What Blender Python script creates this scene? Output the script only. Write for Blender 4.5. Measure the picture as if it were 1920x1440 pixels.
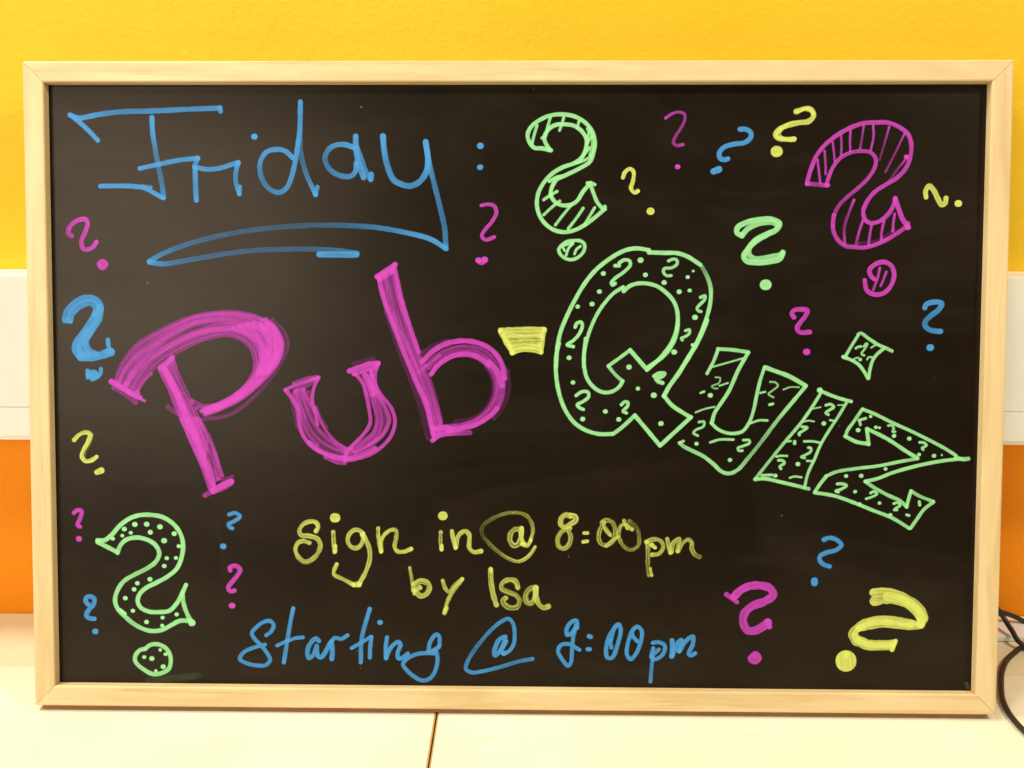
import bpy, bmesh, math, random
import numpy as np
from mathutils import Vector, Matrix

scene = bpy.context.scene
for o in list(bpy.data.objects):
    bpy.data.objects.remove(o)
COL = scene.collection
R = math.radians

# ---------------------------------------------------------------- camera
cam_data = bpy.data.cameras.new("camera")
cam_data.sensor_width = 36.0
cam_data.lens = 36.0 * 1550.0 / 1920.0
cam_data.clip_start = 0.01
cam_data.clip_end = 50
cam = bpy.data.objects.new("camera", cam_data)
cam.location = (0.00678, -0.44650, 0.33314)
cam.rotation_euler = (R(75.1666), R(-0.0246), R(0.8521))
COL.objects.link(cam)
scene.camera = cam

# ---------------------------------------------------------------- light: a room lit by warm ceiling lamps, with extra lights added
world = bpy.data.worlds.new("World")
scene.world = world
world.use_nodes = True
world.node_tree.nodes["Background"].inputs[0].default_value = (1.0, 0.86, 0.66, 1)
world.node_tree.nodes["Background"].inputs[1].default_value = 0.06

def lamp(name, loc, target, size, watts, col, size_y=None):
    l = bpy.data.lights.new(name, 'AREA')
    l.energy = watts; l.color = col; l.size = size
    if size_y:
        l.shape = 'RECTANGLE'; l.size_y = size_y
    o = bpy.data.objects.new(name, l)
    o.location = loc
    d = Vector(target) - Vector(loc)
    o.rotation_euler = d.to_track_quat('-Z', 'Y').to_euler()
    COL.objects.link(o)
    return o

lamp("ceiling_lamp_left", (-0.72, 0.04, 1.35), (0, 0.0, 0.1), 0.26, 16.0, (1.0, 0.95, 0.77))
lamp("added_front_lamp", (-0.62, -0.46, 1.35), (0, 0.0, 0.1), 0.18, 8.0, (1.0, 0.95, 0.75))  # extra lamp, added to bring out the rails' shadow band on the panel
lamp("ceiling_lamp_right", (0.88, -0.46, 1.30), (0, 0.0, 0.1), 0.18, 11.5, (1.0, 0.92, 0.70))
lamp("room_lamp", (-1.24, -2.00, 0.94), (0, 0.05, 0.2), 1.15, 27.0, (1.0, 0.91, 0.77))
lamp("right_fill_light", (2.30, -1.70, 1.60), (0, 0.05, 0.2), 0.60, 8.0, (1.0, 0.82, 0.54))  # unseen fill, added to brighten the wall and trunking at the right

vs = scene.view_settings
vs.view_transform = 'Standard'; vs.look = 'None'; vs.gamma = 1.0
vs.exposure = 0.0
vs.use_curve_mapping = False
scene.cycles.transparent_max_bounces = 16

# ---------------------------------------------------------------- helpers
def mat(name):
    m = bpy.data.materials.new(name); m.use_nodes = True
    nt = m.node_tree
    return m, nt, nt.nodes["Principled BSDF"]

def node(nt, kind, **kw):
    n = nt.nodes.new(kind)
    for k, v in kw.items():
        if k in n.inputs:
            n.inputs[k].default_value = v
        else:
            setattr(n, k, v)
    return n

def ramp(nt, stops):
    n = nt.nodes.new('ShaderNodeValToRGB')
    el = n.color_ramp.elements
    while len(el) < len(stops): el.new(0.5)
    for e, (p, c) in zip(el, stops):
        e.position = p; e.color = (*c, 1)
    return n

def tag(o, label=None, cat=None, kind=None, group=None):
    if label: o['label'] = label
    if cat: o['category'] = cat
    if kind: o['kind'] = kind
    if group: o['group'] = group
    return o

def link(name, me, m=None, parent=None):
    o = bpy.data.objects.new(name, me)
    if m: me.materials.append(m)
    COL.objects.link(o)
    if parent: o.parent = parent
    return o

def from_bm(name, bm, m, parent=None, smooth=False):
    me = bpy.data.meshes.new(name)
    bm.normal_update(); bm.to_mesh(me); bm.free()
    if smooth:
        for p in me.polygons: p.use_smooth = True
    return link(name, me, m, parent)

def box_bm(lo, hi, bev=0.0, seg=2):
    bm = bmesh.new()
    bmesh.ops.create_cube(bm, size=1)
    lo = Vector(lo); hi = Vector(hi)
    for v in bm.verts:
        v.co = Vector(((v.co[i] + .5) * (hi[i] - lo[i]) + lo[i]) for i in range(3))
    if bev > 0:
        bmesh.ops.bevel(bm, geom=list(bm.edges), offset=bev, segments=seg, profile=0.6, affect='EDGES')
    return bm

def empty(name, loc=(0, 0, 0), rot=(0, 0, 0)):
    e = bpy.data.objects.new(name, None); e.location = loc; e.rotation_euler = rot
    e.empty_display_size = 0.05
    COL.objects.link(e); return e

# ---------------------------------------------------------------- materials
def mat_wall():
    m, nt, b = mat("painted_wall")
    tc = node(nt, 'ShaderNodeTexCoord')
    sep = node(nt, 'ShaderNodeSeparateXYZ'); nt.links.new(tc.outputs['Object'], sep.inputs[0])
    st = node(nt, 'ShaderNodeMath', operation='GREATER_THAN'); st.inputs[1].default_value = 0.20
    nt.links.new(sep.outputs['Z'], st.inputs[0])
    n1 = node(nt, 'ShaderNodeTexNoise', Scale=9.0, Detail=4.0); nt.links.new(tc.outputs['Object'], n1.inputs['Vector'])
    yl = ramp(nt, [(0.3, YELLOW_A), (0.7, YELLOW_B)]); og = ramp(nt, [(0.3, ORANGE_A), (0.7, ORANGE_B)])
    nt.links.new(n1.outputs['Fac'], yl.inputs[0]); nt.links.new(n1.outputs['Fac'], og.inputs[0])
    mx = node(nt, 'ShaderNodeMix', data_type='RGBA')
    nt.links.new(st.outputs[0], mx.inputs[0]); nt.links.new(og.outputs[0], mx.inputs[6]); nt.links.new(yl.outputs[0], mx.inputs[7])
    nt.links.new(mx.outputs[2], b.inputs['Base Color'])
    b.inputs['Roughness'].default_value = 0.55; b.inputs['Specular IOR Level'].default_value = 0.2
    n2 = node(nt, 'ShaderNodeTexNoise', Scale=420.0, Detail=4.0, Roughness=0.6); nt.links.new(tc.outputs['Object'], n2.inputs['Vector'])
    n3 = node(nt, 'ShaderNodeTexVoronoi', Scale=190.0); nt.links.new(tc.outputs['Object'], n3.inputs['Vector'])
    ad = node(nt, 'ShaderNodeMath', operation='MULTIPLY_ADD'); ad.inputs[1].default_value = 0.5
    nt.links.new(n3.outputs['Distance'], ad.inputs[0]); nt.links.new(n2.outputs['Fac'], ad.inputs[2])
    bp = node(nt, 'ShaderNodeBump', Strength=0.46, Distance=0.0006)
    nt.links.new(ad.outputs[0], bp.inputs['Height']); nt.links.new(bp.outputs[0], b.inputs['Normal'])
    return m

def mat_table():
    m, nt, b = mat("white_laminate")
    tc = node(nt, 'ShaderNodeTexCoord')
    n1 = node(nt, 'ShaderNodeTexNoise', Scale=14.0, Detail=5.0); nt.links.new(tc.outputs['Object'], n1.inputs['Vector'])
    r = ramp(nt, [(0.30, (0.79, 0.755, 0.60)), (0.68, (0.87, 0.84, 0.70))]); nt.links.new(n1.outputs['Fac'], r.inputs[0])
    # hairline scratches
    mp = node(nt, 'ShaderNodeMapping'); mp.inputs['Scale'].default_value = (18, 240, 1); mp.inputs['Rotation'].default_value = (0, 0, 0.3)
    nt.links.new(tc.outputs['Object'], mp.inputs[0])
    n2 = node(nt, 'ShaderNodeTexNoise', Scale=1.0, Detail=2.0); nt.links.new(mp.outputs[0], n2.inputs['Vector'])
    r2 = ramp(nt, [(0.69, (0, 0, 0)), (0.73, (1, 1, 1))]); nt.links.new(n2.outputs['Fac'], r2.inputs[0])
    mx = node(nt, 'ShaderNodeMix', data_type='RGBA', blend_type='MULTIPLY')
    mu = node(nt, 'ShaderNodeMath', operation='MULTIPLY'); mu.inputs[1].default_value = 0.4
    nt.links.new(r2.outputs[0], mu.inputs[0]); nt.links.new(mu.outputs[0], mx.inputs[0])
    nt.links.new(r.outputs[0], mx.inputs[6]); mx.inputs[7].default_value = (0.7, 0.62, 0.45, 1)
    nt.links.new(mx.outputs[2], b.inputs['Base Color'])
    b.inputs['Roughness'].default_value = 0.38
    return m

def mat_plain(name, col, rough=0.5, spec=0.5, var=0.06, scale=20):
    m, nt, b = mat(name)
    tc = node(nt, 'ShaderNodeTexCoord')
    n = node(nt, 'ShaderNodeTexNoise', Scale=float(scale), Detail=4.0); nt.links.new(tc.outputs['Object'], n.inputs['Vector'])
    r = ramp(nt, [(0.3, tuple(c * (1 - var) for c in col)), (0.7, tuple(min(1, c * (1 + var)) for c in col))])
    nt.links.new(n.outputs['Fac'], r.inputs[0]); nt.links.new(r.outputs[0], b.inputs['Base Color'])
    b.inputs['Roughness'].default_value = rough; b.inputs['Specular IOR Level'].default_value = spec
    return m

def mat_pine(name, axis, seed):
    """pale pine with the grain running along one local axis"""
    m, nt, b = mat(name)
    tc = node(nt, 'ShaderNodeTexCoord')
    mp = node(nt, 'ShaderNodeMapping')
    mp.inputs['Location'].default_value = (seed * 3.1, seed * 1.7, seed * 2.3)
    mp.inputs['Scale'].default_value = (11, 420, 420) if axis == 0 else (420, 420, 11)
    nt.links.new(tc.outputs['Object'], mp.inputs[0])
    fine = node(nt, 'ShaderNodeTexNoise', Scale=1.0, Detail=5.0, Roughness=0.6, Distortion=0.4); nt.links.new(mp.outputs[0], fine.inputs['Vector'])
    mp2 = node(nt, 'ShaderNodeMapping')
    mp2.inputs['Location'].default_value = (seed * 1.3, seed * 5.7, seed * 0.3)
    mp2.inputs['Scale'].default_value = (9, 90, 90) if axis == 0 else (90, 90, 9)
    nt.links.new(tc.outputs['Object'], mp2.inputs[0])
    broad = node(nt, 'ShaderNodeTexNoise', Scale=1.0, Detail=3.0, Distortion=0.8); nt.links.new(mp2.outputs[0], broad.inputs['Vector'])
    c1 = ramp(nt, [(0.34, PINE_A), (0.52, PINE_B), (0.66, PINE_C)]); nt.links.new(broad.outputs['Fac'], c1.inputs[0])
    # short dark flecks, as in pine
    fl = ramp(nt, [(0.60, (0, 0, 0)), (0.72, (1, 1, 1))]); nt.links.new(fine.outputs['Fac'], fl.inputs[0])
    mu = node(nt, 'ShaderNodeMath', operation='MULTIPLY'); mu.inputs[1].default_value = 0.55
    nt.links.new(fl.outputs[0], mu.inputs[0])
    mx = node(nt, 'ShaderNodeMix', data_type='RGBA', blend_type='MULTIPLY')
    nt.links.new(mu.outputs[0], mx.inputs[0]); nt.links.new(c1.outputs[0], mx.inputs[6]); mx.inputs[7].default_value = (0.72, 0.56, 0.36, 1)
    nt.links.new(mx.outputs[2], b.inputs['Base Color'])
    b.inputs['Roughness'].default_value = 0.5
    bp = node(nt, 'ShaderNodeBump', Strength=0.25, Distance=0.0003)
    nt.links.new(fine.outputs['Fac'], bp.inputs['Height']); nt.links.new(bp.outputs[0], b.inputs['Normal'])
    return m

def mat_panel():
    m, nt, b = mat("black_panel")
    tc = node(nt, 'ShaderNodeTexCoord')
    n = node(nt, 'ShaderNodeTexNoise', Scale=9.0, Detail=6.0, Roughness=0.6); nt.links.new(tc.outputs['Object'], n.inputs['Vector'])
    r = ramp(nt, [(0.3, PANEL_A), (0.75, PANEL_B)]); nt.links.new(n.outputs['Fac'], r.inputs[0])
    # haze left by the wiping cloth, in long curved sweeps
    wm = node(nt, 'ShaderNodeMapping'); wm.inputs['Scale'].default_value = (5, 1, 16); wm.inputs['Rotation'].default_value = (0, 0.5, 0)
    nt.links.new(tc.outputs['Object'], wm.inputs[0])
    wn = node(nt, 'ShaderNodeTexNoise', Scale=1.0, Detail=5.0, Roughness=0.62, Distortion=1.6); nt.links.new(wm.outputs[0], wn.inputs['Vector'])
    wr = ramp(nt, [(0.45, (0, 0, 0)), (0.80, (0.009, 0.0076, 0.0060))]); nt.links.new(wn.outputs['Fac'], wr.inputs[0])
    wa = node(nt, 'ShaderNodeMix', data_type='RGBA', blend_type='ADD'); wa.inputs[0].default_value = 1.0
    nt.links.new(r.outputs[0], wa.inputs[6]); nt.links.new(wr.outputs[0], wa.inputs[7])
    # specks of chalk dust
    v = node(nt, 'ShaderNodeTexVoronoi', Scale=75.0); nt.links.new(tc.outputs['Object'], v.inputs['Vector'])
    d = ramp(nt, [(0.035, (1, 1, 1)), (0.055, (0, 0, 0))]); nt.links.new(v.outputs['Distance'], d.inputs[0])
    n2 = node(nt, 'ShaderNodeTexNoise', Scale=28.0, Detail=1.0); nt.links.new(tc.outputs['Object'], n2.inputs['Vector'])
    g = ramp(nt, [(0.60, (0, 0, 0)), (0.68, (0.5, 0.5, 0.5))]); nt.links.new(n2.outputs['Fac'], g.inputs[0])
    mu = node(nt, 'ShaderNodeMath', operation='MULTIPLY'); nt.links.new(d.outputs[0], mu.inputs[0]); nt.links.new(g.outputs[0], mu.inputs[1])
    mx = node(nt, 'ShaderNodeMix', data_type='RGBA'); nt.links.new(mu.outputs[0], mx.inputs[0])
    nt.links.new(wa.outputs[2], mx.inputs[6]); mx.inputs[7].default_value = (0.30, 0.28, 0.22, 1)
    nt.links.new(mx.outputs[2], b.inputs['Base Color'])
    rr = ramp(nt, [(0.15, (PANEL_R - .05,) * 3), (0.85, (PANEL_R + .05,) * 3)]); nt.links.new(n.outputs['Fac'], rr.inputs[0])
    nt.links.new(rr.outputs[0], b.inputs['Roughness'])
    b.inputs['Specular IOR Level'].default_value = 0.20
    b.inputs['Specular Tint'].default_value = (1.0, 0.86, 0.70, 1)
    mp = node(nt, 'ShaderNodeMapping'); mp.inputs['Scale'].default_value = (500, 1, 1300)
    nt.links.new(tc.outputs['Object'], mp.inputs[0])
    n3 = node(nt, 'ShaderNodeTexNoise', Scale=1.0, Detail=2.0); nt.links.new(mp.outputs[0], n3.inputs['Vector'])
    bp = node(nt, 'ShaderNodeBump', Strength=0.12, Distance=0.0002)
    nt.links.new(n3.outputs['Fac'], bp.inputs['Height']); nt.links.new(bp.outputs[0], b.inputs['Normal'])
    return m

def mat_ink(name, col):
    m, nt, b = mat(name)
    out = nt.nodes['Material Output']
    at = node(nt, 'ShaderNodeAttribute', attribute_name='ink')
    tr = node(nt, 'ShaderNodeBsdfTransparent')
    mx = node(nt, 'ShaderNodeMixShader')
    nt.links.new(at.outputs['Fac'], mx.inputs[0]); nt.links.new(tr.outputs[0], mx.inputs[1]); nt.links.new(b.outputs[0], mx.inputs[2])
    nt.links.new(mx.outputs[0], out.inputs['Surface'])
    tc = node(nt, 'ShaderNodeTexCoord')
    n = node(nt, 'ShaderNodeTexNoise', Scale=160.0, Detail=3.0); nt.links.new(tc.outputs['Object'], n.inputs['Vector'])
    r = ramp(nt, [(0.3, tuple(c * .93 for c in col)), (0.7, tuple(min(1, c * 1.05) for c in col))])
    nt.links.new(n.outputs['Fac'], r.inputs[0]); nt.links.new(r.outputs[0], b.inputs['Base Color'])
    b.inputs['Roughness'].default_value = 0.55
    b.inputs['Specular IOR Level'].default_value = 0.3
    return m

INK_P = (0.58, 0.054, 0.56)
INK_B = (0.054, 0.29, 0.7)
INK_G = (0.31, 0.73, 0.34)
INK_Y = (0.66, 0.73, 0.16)
YELLOW_A = (0.85, 0.53, 0.022); YELLOW_B = (0.89, 0.565, 0.030)
ORANGE_A = (0.92, 0.275, 0.003); ORANGE_B = (0.95, 0.30, 0.004)
PINE_A = (0.66, 0.47, 0.235); PINE_B = (0.74, 0.555, 0.30); PINE_C = (0.78, 0.605, 0.345)
PANEL_A = (0.0085, 0.0052, 0.0034); PANEL_B = (0.0125, 0.0082, 0.0054); PANEL_R = 0.30
M_wall = mat_wall(); M_table = mat_table(); M_panel = mat_panel()
M_trunk = mat_plain("white_plastic", (0.90, 0.89, 0.86), 0.35, var=0.02)
M_sill = mat_plain("cream_sill", (0.80, 0.72, 0.50), 0.45, var=0.03)
M_edge = mat_plain("beech_edge", (0.62, 0.36, 0.12), 0.5, var=0.12, scale=60)
M_black = mat_plain("black_rubber", (0.020, 0.015, 0.012), 0.45, var=0.1)
INK = {'P': mat_ink("pink_ink", INK_P), 'B': mat_ink("blue_ink", INK_B), 'G': mat_ink("green_ink", INK_G),
       'Y': mat_ink("yellow_ink", INK_Y), 'W': mat_ink("chalk_residue", (0.55, 0.50, 0.42))}

# ---------------------------------------------------------------- setting: wall, sill
YW = 0.118
tag(from_bm("wall", box_bm((-1.6, YW, -0.8), (1.6, YW + 0.12, 1.9)), M_wall), kind='structure')
tag(from_bm("sill", box_bm((-1.4, 0.0493, -0.030), (1.4, YW - 0.0005, -0.0004), 0.0006), M_sill), kind='structure')

# ---------------------------------------------------------------- two tables pushed together
def table(x0, x1, joint_side, label):
    e = empty("table", ((x0 + x1) / 2, -0.27, -0.74))
    tag(e, label, 'table', group='white tables pushed together')
    def part(name, bm, m):
        for v in bm.verts: v.co -= e.location
        return from_bm(name, bm, m, e)
    s = 0.0008
    a, b = (x0, x1 - s) if joint_side > 0 else (x0 + s, x1)
    part("table_top", box_bm((a, -0.62, -0.026), (b, 0.0484, 0.0), 0.0005), M_table)
    # beech edge banding along the joint, its top edge rounded off
    if joint_side > 0: lo, hi = (x1 - s + 0.00005, -0.62, -0.026), (x1, 0.0484, -0.0001)
    else: lo, hi = (x0, -0.62, -0.026), (x0 + s - 0.00005, 0.0484, -0.0001)
    part("edge_banding", box_bm(lo, hi, 0.0004), M_edge)
    for lx in (x0 + 0.05, x1 - 0.05):
        for ly in (-0.57, 0.0):
            part("leg", box_bm((lx - 0.02, ly - 0.02, -0.74), (lx + 0.02, ly + 0.02, -0.0262), 0.002), M_black)
XJ = -0.0470
table(XJ - 0.80, XJ - 0.0005, 1, "cream white table under the left part of the chalkboard")
table(XJ + 0.0005, XJ + 0.80, -1, "cream white table under the right part of the chalkboard")

# ---------------------------------------------------------------- cable trunking on the wall
tr = empty("cable_trunking", (0, YW, 0.150))
tag(tr, "white plastic cable trunking running along the wall behind the chalkboard", "cable trunking")
def tpart(name, lo, hi, bev, m=M_trunk):
    bm = box_bm(lo, hi, bev)
    for v in bm.verts: v.co -= tr.location
    return from_bm(name, bm, m, tr)
tpart("base_channel", (-1.3, 0.0835, 0.1515), (1.3, YW - 0.0003, 0.2640), 0.002)
tpart("cover", (-1.3, 0.0785, 0.1765), (1.3, 0.0834, 0.2652), 0.0010)
tpart("lower_lip", (-1.3, 0.0787, 0.1560), (1.3, 0.0834, 0.17635), 0.0004)

# ---------------------------------------------------------------- a low white strip on the sill, right of the board
st = from_bm("cable_cover_strip", box_bm((0.300, 0.0890, 0.0), (0.62, YW - 0.0008, 0.0045), 0.0012), M_trunk)
tag(st, "low white strip lying on the sill against the wall at the right", "strip")

# ---------------------------------------------------------------- black cables at the right
def tube(name, pts, rad, m, label):
    P = [Vector(p) for p in pts]
    P = [P[0] * 2 - P[1]] + P + [P[-1] * 2 - P[-2]]
    path = []
    for i in range(1, len(P) - 2):
        for k in range(10):
            t = k / 10
            a, b, c, d = P[i - 1], P[i], P[i + 1], P[i + 2]
            path.append(0.5 * ((2 * b) + (c - a) * t + (2 * a - 5 * b + 4 * c - d) * t * t + (3 * b - a - 3 * c + d) * t ** 3))
    path.append(P[-2])
    bm = bmesh.new(); rings = []
    for i, p in enumerate(path):
        t = (path[min(i + 1, len(path) - 1)] - path[max(i - 1, 0)]).normalized()
        u = t.cross(Vector((0, 0, 1))); u = u.normalized() if u.length > 1e-4 else Vector((1, 0, 0))
        w = u.cross(t)
        rings.append([bm.verts.new(p + (u * math.cos(a) + w * math.sin(a)) * rad) for a in [j * math.tau / 10 for j in range(10)]])
    for r0, r1 in zip(rings, rings[1:]):
        for j in range(10):
            bm.faces.new((r0[j], r0[(j + 1) % 10], r1[(j + 1) % 10], r1[j]))
    bm.faces.new(rings[0][::-1]); bm.faces.new(rings[-1])
    bmesh.ops.recalc_face_normals(bm, faces=bm.faces)
    o = from_bm(name, bm, m, None, True)
    return tag(o, label, "cable")
tube("cable", [(0.3284, 0.107, 0.0288), (0.3472, 0.107, 0.0203), (0.3606, 0.107, 0.0138), (0.3698, 0.107, 0.0104), (0.3787, 0.107, 0.006), (0.3908, 0.106, 0.0001), (0.4065, 0.104, -0.007), (0.4271, 0.098, -0.0132)], 0.0018, M_black, "black cable running from behind the board along the foot of the wall")
tube("cable", [(0.3293, 0.103, 0.0491), (0.3449, 0.102, 0.0305), (0.3567, 0.099, 0.0154), (0.3591, 0.09, 0.0095), (0.3623, 0.0782, 0.004), (0.385, 0.07, 0.0016), (0.4, 0.066, 0.0016), (0.385, 0.0745, 0.0016), (0.3638, 0.0788, 0.0019), (0.3524, 0.072, 0.0019), (0.3406, 0.0615, 0.0019), (0.33, 0.0477, 0.0019), (0.3211, 0.0322, 0.0019), (0.3146, 0.0187, 0.0019), (0.3111, 0.0058, 0.0019), (0.3103, -0.0045, 0.0019), (0.311, -0.0133, 0.0019), (0.3133, -0.0233, 0.0019), (0.3188, -0.0346, 0.0019), (0.3301, -0.0453, 0.0019)], 0.0018, M_black, "black cable looping on the table beside the right rail")

# ---------------------------------------------------------------- the chalkboard, leaning back against the trunking
WID, HEI, RAIL, REC, THK = 0.600, 0.3997, 0.0128, 0.0056, 0.0185
board = empty("chalkboard", (0, 0, 0.0042), (R(-12.5), 0, 0))
tag(board, "black chalkboard in a pale pine frame with colourful Friday Pub-QUIZ writing, leaning on the wall", "chalkboard")

def rail(name_axis, pts_front, seed):
    """one mitred rail: outline on the front face, extruded back, edges eased"""
    bm = bmesh.new()
    f = [bm.verts.new((x, 0.0, zz)) for x, zz in pts_front]
    b = [bm.verts.new((x, THK, zz)) for x, zz in pts_front]
    bm.faces.new(f); bm.faces.new(b[::-1])
    n = len(f)
    for i in range(n):
        bm.faces.new((f[i], b[i], b[(i + 1) % n], f[(i + 1) % n]))
    bmesh.ops.recalc_face_normals(bm, faces=bm.faces)
    # ease the long edges only, so the mitres stay tight
    long_edges = [e for e in bm.edges if e.calc_length() > 0.2]
    bmesh.ops.bevel(bm, geom=long_edges, offset=0.0011, segments=3, profile=0.5, affect='EDGES')
    return from_bm("frame_rail", bm, mat_pine("pine_rail_%d" % seed, name_axis, seed), board)
w2 = WID / 2; g = 0.00012
rail(0, [(-w2 + g, HEI), (w2 - g, HEI), (w2 - RAIL - g, HEI - RAIL), (-w2 + RAIL + g, HEI - RAIL)], 1)
rail(0, [(-w2 + g, 0), (w2 - g, 0), (w2 - RAIL - g, RAIL), (-w2 + RAIL + g, RAIL)], 2)
rail(2, [(-w2, g), (-w2, HEI - g), (-w2 + RAIL, HEI - RAIL - g), (-w2 + RAIL, RAIL + g)], 3)
rail(2, [(w2, g), (w2, HEI - g), (w2 - RAIL, HEI - RAIL - g), (w2 - RAIL, RAIL + g)], 4)
shade_strip = from_bm("contact_shade_strip", box_bm((-w2 + 0.0035, 0.0022, -0.0029), (w2 - 0.0045, 0.0062, -0.00005), 0.0006), mat_plain("contact_shade_brown", (0.27, 0.105, 0.026), 0.6, var=0.15, scale=50), board)  # dark strip added to deepen the contact shadow below the frame
shade_strip['label'] = "thin brown strip standing in for the contact shadow under the bottom rail"
panel = from_bm("writing_panel", box_bm((-w2 + RAIL + 0.0001, REC, RAIL + 0.0001), (w2 - RAIL - 0.0001, REC + 0.004, HEI - RAIL - 0.0001)), M_panel, board)

# ---------------------------------------------------------------- marker writing on the panel
# every mark is a list of pen strokes in panel millimetres (x from the middle, z from the bottom edge);
# the strokes are laid down as a film of ink of varying density on a fine grid
CELL = 0.26   # mm
STREAK = {'P': 0.54, 'Y': 0.80, 'B': 0.28, 'G': 0.15, 'W': 0.5}
ROUGH = {'P': 0.08, 'Y': 0.13, 'B': 0.06, 'G': 0.06, 'W': 0.2}   # how ragged the stroke's edge is
rng = np.random.default_rng(7)

def spline(pts, step=0.22):
    P = np.array(pts, float)
    if len(P) == 2:
        n = max(2, int(np.hypot(*(P[1] - P[0])) / step) + 1)
        return P[0] + (P[1] - P[0]) * np.linspace(0, 1, n)[:, None]
    Q = np.vstack([2 * P[0] - P[1], P, 2 * P[-1] - P[-2]])
    out = []
    for i in range(1, len(Q) - 2):
        a, b, c, d = Q[i - 1:i + 3]
        # centripetal Catmull-Rom keeps tight turns from looping
        t0 = 0; t1 = t0 + max(np.hypot(*(b - a)), 1e-6) ** .5; t2 = t1 + max(np.hypot(*(c - b)), 1e-6) ** .5; t3 = t2 + max(np.hypot(*(d - c)), 1e-6) ** .5
        n = max(2, int(np.hypot(*(c - b)) / step) + 1)
        t = np.linspace(t1, t2, n, endpoint=False)[:, None]
        A1 = (t1 - t) / (t1 - t0) * a + (t - t0) / (t1 - t0) * b
        A2 = (t2 - t) / (t2 - t1) * b + (t - t1) / (t2 - t1) * c
        A3 = (t3 - t) / (t3 - t2) * c + (t - t2) / (t3 - t2) * d
        B1 = (t2 - t) / (t2 - t0) * A1 + (t - t0) / (t2 - t0) * A2
        B2 = (t3 - t) / (t3 - t1) * A2 + (t - t1) / (t3 - t1) * A3
        out.append((t2 - t) / (t2 - t1) * B1 + (t - t1) / (t2 - t1) * B2)
    out.append(P[-1:])
    return np.vstack(out)

def lattice(v, s, seed_shape=(40, 9)):
    """smooth random field over across-stroke v in 0..1 and along-stroke s (mm)"""
    L = rng.random((seed_shape[0], seed_shape[1]))
    y = np.clip(v, 0, 0.999) * (seed_shape[1] - 1); x = (s / 9.0) % (seed_shape[0] - 1)
    iy = y.astype(int); ix = x.astype(int)
    fy = y - iy; fx = x - ix; fy = fy * fy * (3 - 2 * fy); fx = fx * fx * (3 - 2 * fx)
    return (L[ix, iy] * (1 - fx) * (1 - fy) + L[ix + 1, iy] * fx * (1 - fy) + L[ix, iy + 1] * (1 - fx) * fy + L[ix + 1, iy + 1] * fx * fy)

def resample(c, n):
    d = np.r_[0, np.cumsum(np.hypot(*np.diff(c, axis=0).T))]
    t = np.linspace(0, d[-1], n)
    return np.c_[np.interp(t, d, c[:, 0]), np.interp(t, d, c[:, 1])]

def expand(strokes):
    out = []
    for s in strokes:
        if len(s) == 3:
            out.append((s[0], spline(s[1]), s[2]))
        else:                                   # a swept area: many scribbled strokes between two edges
            w, a, b, n, d0, d1 = s
            A = resample(spline(a), 240); B = resample(spline(b), 240)
            for k in range(n):
                t = k / (n - 1)
                wob = t + 0.10 * np.interp(np.linspace(0, 1, 240), np.linspace(0, 1, 7), rng.normal(0, .6, 7))
                wob = np.clip(wob, 0, 1)[:, None]
                c = A * (1 - wob) + B * wob
                i0 = int(240 * rng.uniform(0, .012)); i1 = 240 - int(240 * rng.uniform(0, .03))
                c = c[i0:i1]
                L = np.hypot(*np.diff(c, axis=0).T).sum()
                out.append((w * rng.uniform(.8, 1.1), resample(c, max(4, int(L / .22))), [rng.uniform(d0, d1) for _ in range(5)]))
    return out

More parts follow.
